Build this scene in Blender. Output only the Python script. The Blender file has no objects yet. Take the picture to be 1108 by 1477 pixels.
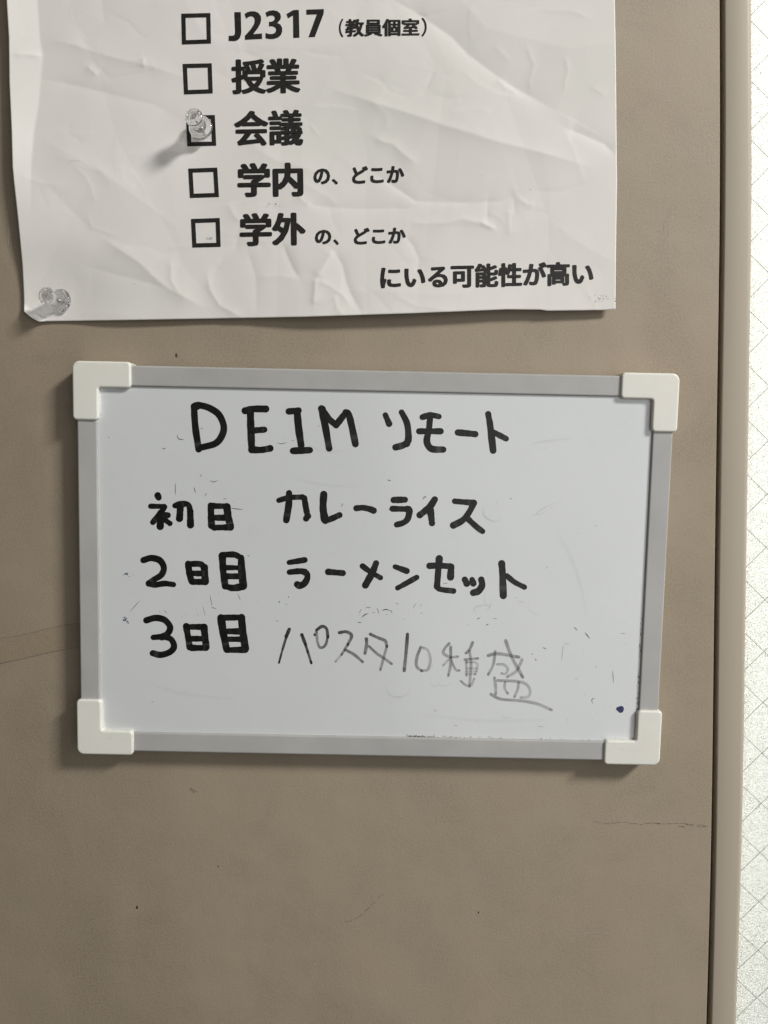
import bpy, bmesh, math, random
import numpy as np
from mathutils import Matrix, Vector
random.seed(7); rng = np.random.default_rng(11)
S = bpy.context.scene; COL = S.collection

# ------------------------------------------------------------------ camera
F = 1109.0; D = .392; PITCH = 4.8; ROLL = 1.25          # photograph is 1108 x 1477
cam = bpy.data.cameras.new('camera'); camo = bpy.data.objects.new('camera', cam); COL.objects.link(camo)
cam.sensor_fit = 'HORIZONTAL'; cam.sensor_width = 36; cam.lens = 36*F/1108
cam.clip_start = .01; cam.clip_end = 20
R3 = Matrix.Rotation(math.radians(90-PITCH), 3, 'X') @ Matrix.Rotation(math.radians(-ROLL), 3, 'Z')
camo.matrix_world = Matrix.Translation((0, -D, 0)) @ R3.to_4x4()
S.camera = camo
cam.dof.use_dof = False

# ------------------------------------------------------------------ world, lamps, exposure
w = bpy.data.worlds.new("World"); S.world = w; w.use_nodes = True
bg = w.node_tree.nodes['Background']; bg.inputs[0].default_value = (1, .90, .74, 1); bg.inputs[1].default_value = .055
def area(name, loc, target, sx, sy, power, col):
    l = bpy.data.lights.new(name, 'AREA'); l.shape = 'RECTANGLE'; l.size = sx; l.size_y = sy; l.energy = power; l.color = col
    o = bpy.data.objects.new(name, l); COL.objects.link(o); o.location = loc
    o.rotation_euler = (Vector(target)-Vector(loc)).to_track_quat('-Z', 'Y').to_euler()
    return o
area('corridor_lamp', (2.25, -1.62, 1.72), (0, 0, -.03), .66, .38, 106.0, (1, .985, .955))
area('fill_lamp', (.80, -1.60, .02), (0.0, 0, 0), 1.7, 2.0, 12.6, (.97, .985, 1))  # unseen soft fill, added to even the door and gloss the panel's right
area('window_daylight', (1.10, .46, .42), (.2, .03, .0), .5, .9, 50.0, (.975, 1.0, .985))
S.view_settings.view_transform = 'Standard'; S.view_settings.look = 'None'
S.view_settings.exposure = 0; S.view_settings.gamma = 1
S.cycles.use_denoising = True
S.cycles.max_bounces = 12; S.cycles.transmission_bounces = 10; S.cycles.transparent_max_bounces = 24

# ------------------------------------------------------------------ helpers
_R = np.array([[R3[i][j] for j in range(3)] for i in range(3)])
def at(px, py, h=0.0):
    """point of the photograph at height h (m) off the door face -> metres"""
    px = np.asarray(px, float); py = np.asarray(py, float)
    d = np.stack([(px-554)/F, -(py-738.5)/F, -np.ones_like(px+py)], -1) @ _R.T
    t = (D-h)/d[..., 1]
    return np.stack([d[..., 0]*t, np.zeros_like(t)-h, d[..., 2]*t], -1)
def mesh(name, verts, faces, mat, parent=None, smooth=False, inv=None, label=None, kind=None, mats=None, mi=None):
    V = np.asarray(verts, float).reshape(-1, 3)
    if inv is not None:
        V = (np.c_[V, np.ones(len(V))] @ np.array(inv).T)[:, :3]
    me = bpy.data.meshes.new(name)
    if isinstance(faces, np.ndarray):
        me.vertices.add(len(V)); me.vertices.foreach_set('co', V.ravel())
        n, k = faces.shape
        me.loops.add(n*k); me.loops.foreach_set('vertex_index', faces.ravel().astype(np.int32))
        me.polygons.add(n); me.polygons.foreach_set('loop_start', np.arange(0, n*k, k, dtype=np.int32))
        me.update(calc_edges=True); me.validate()
    else:
        me.from_pydata(V.tolist(), [], faces)
    for m in (mats or [mat]): me.materials.append(m)
    if smooth: me.polygons.foreach_set('use_smooth', [True]*len(me.polygons))
    me.update()
    o = bpy.data.objects.new(name, me); COL.objects.link(o)
    if parent: o.parent = parent
    if label: o['label'] = label
    if kind: o['kind'] = kind
    return o
def from_bm(name, bm, mat, parent=None, smooth=False, label=None, bevel=None, seg=3):
    bmesh.ops.recalc_face_normals(bm, faces=bm.faces)
    me = bpy.data.meshes.new(name); bm.to_mesh(me); bm.free(); me.materials.append(mat)
    if smooth: me.polygons.foreach_set('use_smooth', [True]*len(me.polygons))
    o = bpy.data.objects.new(name, me); COL.objects.link(o)
    if parent: o.parent = parent
    if label: o['label'] = label
    if bevel:
        b = o.modifiers.new('bevel', 'BEVEL'); b.width = bevel; b.segments = seg; b.limit_method = 'ANGLE'; b.angle_limit = math.radians(40)
        b.harden_normals = True
        me.polygons.foreach_set('use_smooth', [True]*len(me.polygons))
    return o
def root(name, label, cat, M=None, group=None, kind=None):
    o = bpy.data.objects.new(name, None); COL.objects.link(o); o.empty_display_size = .01
    if M is not None: o.matrix_world = M
    o['label'] = label; o['category'] = cat
    if group: o['group'] = group
    if kind: o['kind'] = kind
    return o
def box(bm, x0, x1, y0, y1, z0, z1):
    v = [bm.verts.new(p) for p in ((x0,y0,z0),(x1,y0,z0),(x1,y1,z0),(x0,y1,z0),(x0,y0,z1),(x1,y0,z1),(x1,y1,z1),(x0,y1,z1))]
    for f in ((0,3,2,1),(4,5,6,7),(0,1,5,4),(1,2,6,5),(2,3,7,6),(3,0,4,7)): bm.faces.new([v[i] for i in f])

# ------------------------------------------------------------------ materials
class N:
    def __init__(s, name):
        s.m = bpy.data.materials.new(name); s.m.use_nodes = True; s.t = s.m.node_tree
        s.b = s.t.nodes['Principled BSDF']; s.out = s.t.nodes['Material Output']
        s.co = s.t.nodes.new('ShaderNodeTexCoord').outputs['Object']
    def n(s, typ, **k):
        x = s.t.nodes.new('ShaderNode'+typ)
        for a, v in k.items():
            if a.startswith('_'): setattr(x, a[1:], v)
        return x
    def noise(s, scale, detail=2, rough=.5, stretch=None, dist=0):
        x = s.n('TexNoise'); x.inputs['Scale'].default_value = scale; x.inputs['Detail'].default_value = detail
        x.inputs['Roughness'].default_value = rough; x.inputs['Distortion'].default_value = dist
        if stretch:
            mp = s.n('Mapping'); mp.inputs['Scale'].default_value = stretch; s.t.links.new(s.co, mp.inputs[0]); s.t.links.new(mp.outputs[0], x.inputs[0])
        else: s.t.links.new(s.co, x.inputs[0])
        return x.outputs[0]
    def ramp(s, fac, stops):
        r = s.n('ValToRGB'); e = r.color_ramp.elements
        while len(e) < len(stops): e.new(.5)
        for el, (p, c) in zip(e, stops):
            el.position = p; el.color = c if len(c) == 4 else (*c, 1)
        s.t.links.new(fac, r.inputs[0]); return r.outputs[0]
    def mix(s, fac, a, b, mode='MIX'):
        x = s.n('Mix'); x.data_type = 'RGBA'; x.blend_type = mode
        for k, v in ((0, fac), (6, a), (7, b)):
            if isinstance(v, (int, float)): x.inputs[k].default_value = v
            elif isinstance(v, tuple): x.inputs[k].default_value = (*v[:3], 1)
            else: s.t.links.new(v, x.inputs[k])
        return x.outputs[2]
    def math(s, op, a, b=0):
        x = s.n('Math'); x.operation = op
        for k, v in enumerate((a, b)):
            if isinstance(v, (int, float)): x.inputs[k].default_value = v
            else: s.t.links.new(v, x.inputs[k])
        return x.outputs[0]
    def bump(s, h, strength, dist, prev=None):
        x = s.n('Bump'); x.inputs['Strength'].default_value = strength; x.inputs['Distance'].default_value = dist
        s.t.links.new(h, x.inputs['Height'])
        if prev: s.t.links.new(prev, x.inputs['Normal'])
        return x.outputs[0]
    def set(s, **k):
        for a, v in k.items():
            i = s.b.inputs[a.replace('_', ' ')]
            if isinstance(v, (int, float)): i.default_value = v
            elif isinstance(v, tuple): i.default_value = (*v[:3], 1) if len(i.default_value) == 4 else v
            else: s.t.links.new(v, i)
        return s.m
g3 = lambda v: (v, v, v)

def door_material(name, base, grain, mottled=True):
    k = N(name)
    c = base
    if mottled:
        big = k.noise(7, 4, .6, dist=.4)
        c = k.mix(k.ramp(big, [(.30, g3(0)), (.72, g3(1))]), tuple(x*.86 for x in base), tuple(x*1.09 for x in base))
        st = k.ramp(k.noise(26, 6, .72, dist=.6), [(.50, g3(0)), (.72, g3(1))])
        c = k.mix(k.math('MULTIPLY', st, .35), c, (base[0]*.68, base[1]*.66, base[2]*.62))
        sm = k.ramp(k.noise(11, 5, .7, dist=1.0), [(.52, g3(0)), (.66, g3(1))])
        c = k.mix(k.math('MULTIPLY', sm, .7), c, (base[0]*.70, base[1]*.69, base[2]*.68))
        ve = k.ramp(k.noise(30, 3, .6, stretch=(1, 1, .10)), [(.52, g3(0)), (.75, g3(1))])
        c = k.mix(k.math('MULTIPLY', ve, .2), c, (base[0]*.8, base[1]*.79, base[2]*.78))
        warm = k.ramp(k.noise(15, 3, .6), [(.40, g3(0)), (.7, g3(1))])
        c = k.mix(k.math('MULTIPLY', warm, .5), c, (base[0]*1.06, base[1]*.965, base[2]*.96))
        cl = k.ramp(k.noise(24, 8, .74, dist=.8), [(.46, g3(0)), (.64, g3(1))])
        c = k.mix(k.math('MULTIPLY', cl, .42), c, (base[0]*.76, base[1]*.75, base[2]*.72))
        lt = k.ramp(k.noise(19, 4, .6, stretch=(1, 1, .5)), [(.50, g3(0)), (.70, g3(1))])
        c = k.mix(k.math('MULTIPLY', lt, .30), c, (base[0]*1.16, base[1]*1.16, base[2]*1.15))
        fl = k.ramp(k.noise(420, 2, .6, stretch=(1, 1, .45)), [(.70, g3(0)), (.76, g3(1))])
        c = k.mix(k.math('MULTIPLY', fl, .22), c, (base[0]*1.3, base[1]*1.3, base[2]*1.3))
    fine = k.noise(900, 3, .6); mid = k.noise(230, 3, .55, stretch=(1, 1, .6))
    c = k.mix(k.ramp(fine, [(.3, g3(0)), (.7, g3(1))]), c, (base[0]*1.06, base[1]*1.06, base[2]*1.06)) if mottled else c
    nb = k.bump(fine, grain, .0004); nb = k.bump(mid, grain*.45, .0006, nb)
    if mottled: nb = k.bump(k.noise(14, 2), .5, .004, nb)
    return k.set(Base_Color=c, Roughness=.62 if mottled else .5, Normal=nb, Specular_IOR_Level=.35)
M_door = door_material('door_vinyl', (.286, .235, .171), .30)
M_band = door_material('door_vinyl_band', (.262, .209, .147), .30)
M_jamb = door_material('door_frame_paint', (.415, .360, .285), .06, False)
def simple(name, col, rough=.5, **kw):
    k = N(name); return k.set(Base_Color=tuple(col), Roughness=rough, **kw)
M_gap = simple('door_gasket', (.085, .062, .040), .8)

k = N('paper')
fine = k.noise(1100, 3, .6)
c = k.mix(k.ramp(k.noise(9, 4, .6), [(.35, g3(0)), (.7, g3(1))]), (.700, .684, .640), (.755, .722, .69))
c = k.mix(k.math('MULTIPLY', k.ramp(k.noise(60, 5, .75), [(.66, g3(0)), (.78, g3(1))]), .14), c, (.55, .52, .47))
nb = k.bump(fine, .10, .0002)
nb = k.bump(k.noise(24, 3, .5), .16, .0020, nb)
vor = k.n('TexVoronoi'); vor.feature = 'DISTANCE_TO_EDGE'; vor.inputs['Scale'].default_value = 17; vor.inputs['Randomness'].default_value = 1
mp = k.n('Mapping'); k.t.links.new(k.co, mp.inputs[0]); mp.inputs['Rotation'].default_value = (0, .5, 0); mp.inputs['Scale'].default_value = (1, 1, .55)
k.t.links.new(mp.outputs[0], vor.inputs[0])
nb = k.bump(k.math('MINIMUM', vor.outputs[0], .16), .13, .010, nb)
M_paper = k.set(Base_Color=c, Roughness=.75, Normal=nb, Specular_IOR_Level=.2)
k = N('printed_toner')
M_print = k.set(Base_Color=k.mix(k.ramp(k.noise(500, 3), [(.35, g3(0)), (.7, g3(1))]), (.010, .009, .008), (.021, .019, .016)), Roughness=.55, Specular_IOR_Level=.3)

k = N('cap_plastic')
c = k.mix(k.ramp(k.noise(70, 4, .6), [(.35, g3(0)), (.7, g3(1))]), (.735, .715, .645), (.765, .745, .68))
c = k.mix(k.math('MULTIPLY', k.ramp(k.noise(380, 2, .5), [(.74, g3(0)), (.79, g3(1))]), .25), c, (.45, .42, .36))
M_cap = k.set(Base_Color=c, Roughness=.38, Normal=k.bump(k.noise(700, 2), .06, .0002), Subsurface_Weight=.05)
k = N('rail_plastic')
c = k.mix(k.ramp(k.noise(40, 4, .6, stretch=(1, 1, 1)), [(.3, g3(0)), (.7, g3(1))]), (.375, .368, .355), (.425, .418, .40))
c = k.mix(k.math('MULTIPLY', k.ramp(k.noise(260, 3, .6), [(.70, g3(0)), (.76, g3(1))]), .25), c, (.25, .24, .22))
M_rail = k.set(Base_Color=c, Roughness=.36, Normal=k.bump(k.noise(900, 2), .05, .0002))
k = N('whiteboard_lacquer')
c = k.mix(k.ramp(k.noise(11, 4, .6, dist=.5), [(.3, g3(0)), (.7, g3(1))]), (.618, .636, .635), (.648, .665, .663))
sm = k.ramp(k.noise(38, 6, .7, dist=1.2), [(.60, g3(0)), (.78, g3(1))])
c = k.mix(k.math('MULTIPLY', sm, .10), c, (.36, .375, .385))
M_panel = k.set(Base_Color=c, Roughness=k.ramp(k.noise(16, 3), [(.3, g3(.24)), (.7, g3(.34))]), Normal=k.bump(k.noise(22, 2), .06, .002), Coat_Weight=.8, Coat_Roughness=.14)
k = N('marker_ink')
c = k.mix(k.ramp(k.noise(330, 3, .6), [(.45, g3(0)), (.75, g3(1))]), (.004, .004, .004), (.013, .012, .011))  # noise paints lighter sheen patches into the black
att = k.n('Attribute'); att.attribute_name = 'ink'
c = k.mix(att.outputs['Fac'], c, (.075, .074, .070))  # attribute mixes painted sheen into the black as paler grey
M_ink = k.set(Base_Color=c, Roughness=.34, Specular_IOR_Level=.4)
k = N('marker_ink_thin')     # amount of ink laid down is stored per vertex
att = k.n('Attribute'); att.attribute_name = 'ink'
tr = k.n('BsdfTransparent'); mx = k.n('MixShader')
f = k.math('MULTIPLY', att.outputs['Fac'], k.ramp(k.noise(420, 3, .65), [(.25, g3(.72)), (.6, g3(1))]))
k.t.links.new(f, mx.inputs[0]); k.t.links.new(tr.outputs[0], mx.inputs[1]); k.t.links.new(k.b.outputs[0], mx.inputs[2]); k.t.links.new(mx.outputs[0], k.out.inputs[0])
M_thin = k.set(Base_Color=(.022, .021, .019), Roughness=.4)
k = N('blue_ink')
M_blue = k.set(Base_Color=k.mix(k.ramp(k.noise(900, 3), [(.4, g3(0)), (.7, g3(1))]), (.005, .006, .055), (.03, .035, .16)), Roughness=.35)
M_clear = simple('clear_acrylic', (1, 1, 1), .05, Transmission_Weight=1.0, IOR=1.49)
_t = M_clear.node_tree; _a = _t.nodes.new('ShaderNodeBsdfTransparent'); _m = _t.nodes.new('ShaderNodeMixShader'); _m.inputs[0].default_value = .14
_t.links.new(_t.nodes['Principled BSDF'].outputs[0], _m.inputs[1]); _t.links.new(_a.outputs[0], _m.inputs[2]); _t.links.new(_m.outputs[0], _t.nodes['Material Output'].inputs[0])
M_steel = simple('steel_pin', (.6, .59, .57), .25, Metallic=1.0)
M_speck = simple('dark_speck', (.05, .032, .018), .7)
M_scuff = simple('scuff', (.205, .168, .122), .8)

# ================================================================== THE DOOR
door = root('door', 'grey beige vinyl covered door leaf the notice and the whiteboard hang on', 'door', kind='structure')
# line of the gap between leaf and jamb, and line of the jamb's glass side (both nearly plumb)
gy = np.array([-300, 0, 200, 300, 600, 850, 1177, 1330, 1477, 1800.])
gL = np.array([1039, 1039.6, 1040.6, 1040.4, 1035.6, 1032, 1028.3, 1025, 1020.2, 1011.])
gR = gL + np.array([5.2, 5.2, 5.0, 4.8, 4.6, 4.6, 5.0, 5.2, 5.6, 5.6])
eR = np.array([1085.2, 1086.4, 1088.4, 1087.6, 1083.0, 1079.0, 1074.4, 1069.6, 1064.6, 1053.])
def column(x0, x1, py, front, back, nbev=.0012, roundR=False):
    """upright member between two edge lines with eased arrises; x0/x1 arrays of metres at heights z"""
    V = []; Fc = []
    n = len(py)
    for i in range(n):
        a, b, z = x0[i], x1[i], py[i]
        e = nbev
        prof = [(a, -back), (a, -(front-e)), (a+e*.3, -(front-e*.3)), (a+e, -front)]
        if roundR:
            r = .0032
            prof += [(b-r+r*math.sin(t), -(front-r+r*math.cos(t))) for t in np.linspace(0, math.pi/2, 8)]
        else: prof += [(b-e, -front), (b-e*.3, -(front-e*.3)), (b, -(front-e))]
        prof += [(b, -back)]
        V += [(x, y, z) for x, y in prof]
    m = len(prof)
    for i in range(n-1):
        for j in range(m-1):
            Fc.append((i*m+j, i*m+j+1, (i+1)*m+j+1, (i+1)*m+j))
    return V, Fc
yy = np.linspace(-300, 1800, 60)
itp = lambda a: np.convolve(np.pad(np.interp(yy, gy, a), 4, 'edge'), np.ones(9)/9, 'valid')
pL, pR, pE = at(itp(gL), yy), at(itp(gR), yy), at(itp(eR), yy)
z_ = np.linspace(pL[0, 2], pL[-1, 2], 60)
xi = lambda P: np.interp(-z_, -P[:, 2], P[:, 0])
V, Fc = column(np.full(60, -.45), xi(pL), z_, 0.0, -.035)
leaf = mesh('door_leaf', V, Fc, M_door, door, smooth=True)
V, Fc = column(xi(pL)-.0008, xi(pR)+.0008, z_, -.0045, -.02, .0001)
mesh('door_gasket', V, Fc, M_gap, door)
# the slightly sunken repair band that runs up to the whiteboard from the left
def strip(pts_top, pts_bot, h):
    n = len(pts_top); T = [at(*p, h) for p in pts_top]; B = [at(*p, h) for p in pts_bot]
    T0 = [at(*p, 0) for p in pts_top]; B0 = [at(*p, 0) for p in pts_bot]
    V = T0+T+B+B0; Fc = []
    for r in range(3):
        for i in range(n-1): Fc.append((r*n+i, r*n+i+1, (r+1)*n+i+1, (r+1)*n+i))
    return V, Fc
xs = np.linspace(-140, 240, 40)
tp = [(x, 921.2-.1965*x+.9*math.sin(x*.06)+random.uniform(-.35, .35)) for x in xs]
bt = [(x, 955.8-.1965*x+1.0*math.sin(x*.05+1)+random.uniform(-.35, .35)) for x in xs]
V, Fc = strip(tp, bt, .00030)
mesh('tape_band', V, Fc, M_band, door, label='faint slanting band on the door left of the whiteboard')
_band = (tp, bt)
def hair(px_pts, width, h, jitter=0):
    """thin flat line following photograph points at height h; returns verts, faces, params"""
    P = catmull(px_pts, 6)
    return ribbon(P, np.full(len(P), width), h, caps=False)
def catmull(p, k=8):
    p = np.array(p, float)
    if len(p) == 1: return p
    if len(p) == 2: return p[0]+(p[1]-p[0])*np.linspace(0, 1, k+1)[:, None]
    q = np.vstack([2*p[0]-p[1], p, 2*p[-1]-p[-2]]); out = []
    for i in range(1, len(q)-2):
        for t in np.linspace(0, 1, k, endpoint=False):
            a, b, c_, d = q[i-1], q[i], q[i+1], q[i+2]
            out.append(.5*((2*b)+(-a+c_)*t+(2*a-5*b+4*c_-d)*t*t+(-a+3*b-3*c_+d)*t**3))
    out.append(p[-1]); return np.array(out)
def ribbon(P, W, h, caps=True):
    n = len(P)
    T = np.gradient(P, axis=0) if n > 1 else np.array([[1., 0]])
    T /= np.linalg.norm(T, axis=1)[:, None]+1e-9
    Nn = np.stack([-T[:, 1], T[:, 0]], 1)
    A = P+Nn*W[:, None]/2; B = P-Nn*W[:, None]/2
    px = []; Fc = []; par = []
    L = list(A); Rr = list(B)
    px = L+Rr; par = list(np.linspace(0, 1, n))*2
    for i in range(n-1): Fc.append((i, i+1, n+i+1, n+i))
    if caps:
        for end, sgn in ((0, -1), (n-1, 1)):
            base = len(px); c0 = P[end]; r = W[end]/2
            for a in np.linspace(-math.pi/2, math.pi/2, 11):
                px.append(c0+r*(T[end]*sgn*math.cos(a)+Nn[end]*math.sin(a))); par.append(0 if end == 0 else 1)
            ring = list(range(base, len(px)))
            Fc.append(tuple(ring))
    px = np.array(px)
    return at(px[:, 0], px[:, 1], h), Fc, np.array(par), px
def multi(name, parts, mat, parent, inv=None, label=None, kind=None, ink=None):
    V = []; Fc = []; K = []; o = 0
    for i, (v, f, par, _) in enumerate(parts):
        V.append(v); Fc += [tuple(j+o for j in t) for t in f]; o += len(v)
        if ink is not None: K.append(ink[i](par))
    ob = mesh(name, np.vstack(V), Fc, mat, parent, inv=inv, label=label, kind=kind)
    if ink is not None:
        a = ob.data.attributes.new('ink', 'FLOAT', 'POINT'); a.data.foreach_set('value', np.concatenate(K).astype(np.float32))
    return ob
for e_ in _band:
    multi('band_edge', [ribbon(np.array(e_), .55+.35*rng.random(len(e_)), .00034, caps=False)], simple('band_edge_line', (.205, .164, .114), .8), door)  # thin darker line along each edge of the band
# specks and scratches on the door
for sp, r in (((254.6, 512), 2.2), ((198, 1309), 2.0), ((690.5, 1316.5), 1.2), ((315, 1250), 1.1)):
    ang = np.linspace(0, 2*math.pi, 9)[:-1]
    rr = r*rng.uniform(.7, 1.2, 8)
    px = np.stack([sp[0]+rr*np.cos(ang)*.8, sp[1]+rr*np.sin(ang)*1.3], 1)
    o0 = at(px[:, 0], px[:, 1], .00015); tip = at(sp[0], sp[1], .0004)
    mesh('dirt_speck', np.vstack([o0, tip[None]]), [(i, (i+1) % 8, 8) for i in range(8)], M_speck, door)
parts = []
x = 856
while x < 1018:
    l = random.uniform(4, 14); y = 1186.5+(x-856)*.022+random.uniform(-1.3, 1.3)
    parts.append(hair([(x, y), (x+l*.5, y+random.uniform(-.6, .6)), (x+l, y+.3)], random.uniform(.4, 1.0), .0001)); x += l+random.uniform(0, 4)
for _ in range(14):
    x = random.uniform(910, 1016); y = 1189+random.uniform(-3, 4)
    parts.append(hair([(x, y), (x+random.uniform(2, 8), y+.2)], .8, .00008))
multi('scuff_mark', parts, M_scuff, door, label='dark horizontal scratch below the right end of the whiteboard')
parts = []
for a, b in (((512, 1326), (524, 1318)), ((526, 1316), (534, 1308)), ((536, 1306), (541, 1301)), ((546, 1296), (548, 1293)), ((551, 1292), (553, 1290)), ((498, 1330), (508, 1328))):
    parts.append(hair([a, b], .9, .0001))
multi('scuff_mark', parts, M_scuff, door, label='short broken diagonal scratch low in the middle of the door')
parts = [hair([(274+random.uniform(-2, 2), 1136+i), (282+random.uniform(-3, 3), 1141+i*1.5)], .9, .0001+.00001*i) for i in range(3)]
multi('scuff_mark', parts, M_scuff, door, label='small dark nick below the left half of the whiteboard')
M_pale = simple('pale_scratch', (.38,.33,.25), .6)
for pts in ([(13.5, 331), (12, 353)], [(838, 1347), (856, 1345), (880, 1347)]):
    multi('pale_scratch', [hair(pts, 1.0, .0001)], M_pale, door)

# ================================================================== JAMB
frame = root('door_frame', 'smooth beige steel upright between the door leaf and the bright window', 'door frame', kind='structure')
V, Fc = column(xi(pR), xi(pE), z_, .0002, -.03, .0009, roundR=True)
mesh('jamb', V, Fc, M_jamb, frame, smooth=True)
ex = xi(pE)
V, Fc = column(ex-.004, ex+.0009, z_, -.0065, -.0085, .0003)
M_bead = simple('glazing_bead', (.62, .62, .60), .5)
mesh('glazing_bead', V, Fc, M_bead, frame, smooth=True)

# ================================================================== WIRED GLASS
win = root('wired_window', 'bright figured glass pane with a diamond wire mesh at the right edge', 'window', kind='structure')
HG = -.009
k = N('figured_glass')
vor = k.n('TexVoronoi'); vor.feature = 'SMOOTH_F1'; vor.inputs['Scale'].default_value = 640; vor.inputs['Smoothness'].default_value = .45
dn = k.n('TexNoise'); dn.inputs['Scale'].default_value = 260; dn.inputs['Detail'].default_value = 2; k.t.links.new(k.co, dn.inputs[0])
ad = k.n('VectorMath'); ad.operation = 'MULTIPLY_ADD'; k.t.links.new(dn.outputs[1], ad.inputs[0]); ad.inputs[1].default_value = (.006, .006, .006); k.t.links.new(k.co, ad.inputs[2])
k.t.links.new(ad.outputs[0], vor.inputs[0])
nb = k.bump(vor.outputs[0], 1.0, .0031)
nb = k.bump(k.noise(480, 0, .5, dist=1.6), .7, .0024, nb)
tl = k.n('BsdfTranslucent'); tl.inputs[0].default_value = (.93, .94, .915, 1); k.t.links.new(nb, tl.inputs['Normal'])
gl = k.n('BsdfGlossy'); gl.inputs['Roughness'].default_value = .25; k.t.links.new(nb, gl.inputs['Normal'])
mx = k.n('MixShader'); mx.inputs[0].default_value = .05; k.t.links.new(tl.outputs[0], mx.inputs[1]); k.t.links.new(gl.outputs[0], mx.inputs[2]); k.t.links.new(mx.outputs[0], k.out.inputs[0])
M_glass = k.m
k.t.nodes.remove(k.b)
bm = bmesh.new(); box(bm, ex.min()-.012, .34, -HG, -HG+.006, z_.min(), z_.max())
from_bm('glass_pane', bm, M_glass, win)
M_wire = simple('mesh_wire', (.20, .195, .18), .5, Metallic=.3)
cross = [(1109, 697.5), (1106.6, 775), (1106.6, 853), (1096.4, 1230), (1093.4, 1302.5), (1089.3, 1372), (1086, 1439.6)]
C3 = at(1096.4, 1230, HG); C4 = at(1086, 1439.6, HG); C0 = at(1108, 697.5, HG)
dz = abs(C3[2]-C4[2])/3; cx = C3[0]; cz = C3[2]
def wire(p0, p1, r=.00013):
    d = np.array([p1[0]-p0[0], 0, p1[1]-p0[1]]); d /= np.linalg.norm(d); s = np.cross(d, [0, 1, 0]); V = []
    nseg = 6
    for i in range(nseg+1):
        c_ = np.array([p0[0]+(p1[0]-p0[0])*i/nseg, -HG-r*.5, p0[1]+(p1[1]-p0[1])*i/nseg]) + s*rng.uniform(-.00012, .00012)
        for a in (0, 1.257, 2.513, 3.77, 5.027): V.append(c_+r*(s*math.cos(a)+np.array([0, 1, 0])*math.sin(a)))
    Fc = [(i*5+j, i*5+(j+1) % 5, (i+1)*5+(j+1) % 5, (i+1)*5+j) for i in range(nseg) for j in range(5)]
    mesh('wire', V, Fc, M_wire, win, smooth=True)
x0w, x1w = ex.min()-.004, .24
sl = .985
for j in range(-9, 21):
    zc = cz + j*dz
    if z_.min() < zc < z_.max():
        wire((x0w, zc+(x0w-cx)*sl), (x1w, zc+(x1w-cx)*sl)); wire((x0w, zc-(x0w-cx)*sl), (x1w, zc-(x1w-cx)*sl))

# ================================================================== PAPER NOTICE
def seg_dist(px, py, pl):
    """signed distance to a polyline: (|d|, side)"""
    best = np.full(px.shape, 1e9); side = np.zeros(px.shape); par = np.zeros(px.shape); L = 0; tot = sum(math.dist(pl[i], pl[i+1]) for i in range(len(pl)-1))
    for (ax, ay), (bx, by) in zip(pl[:-1], pl[1:]):
        dx, dy = bx-ax, by-ay; l = math.hypot(dx, dy)
        t = np.clip(((px-ax)*dx+(py-ay)*dy)/l**2, 0, 1)
        d = np.hypot(px-ax-t*dx, py-ay-t*dy); cr = dx*(py-ay)-dy*(px-ax)
        m = d < best
        best = np.where(m, d, best); side = np.where(m, np.sign(cr), side); par = np.where(m, (L+t*l)/tot, par); L += l
    return best, side, par
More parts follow.
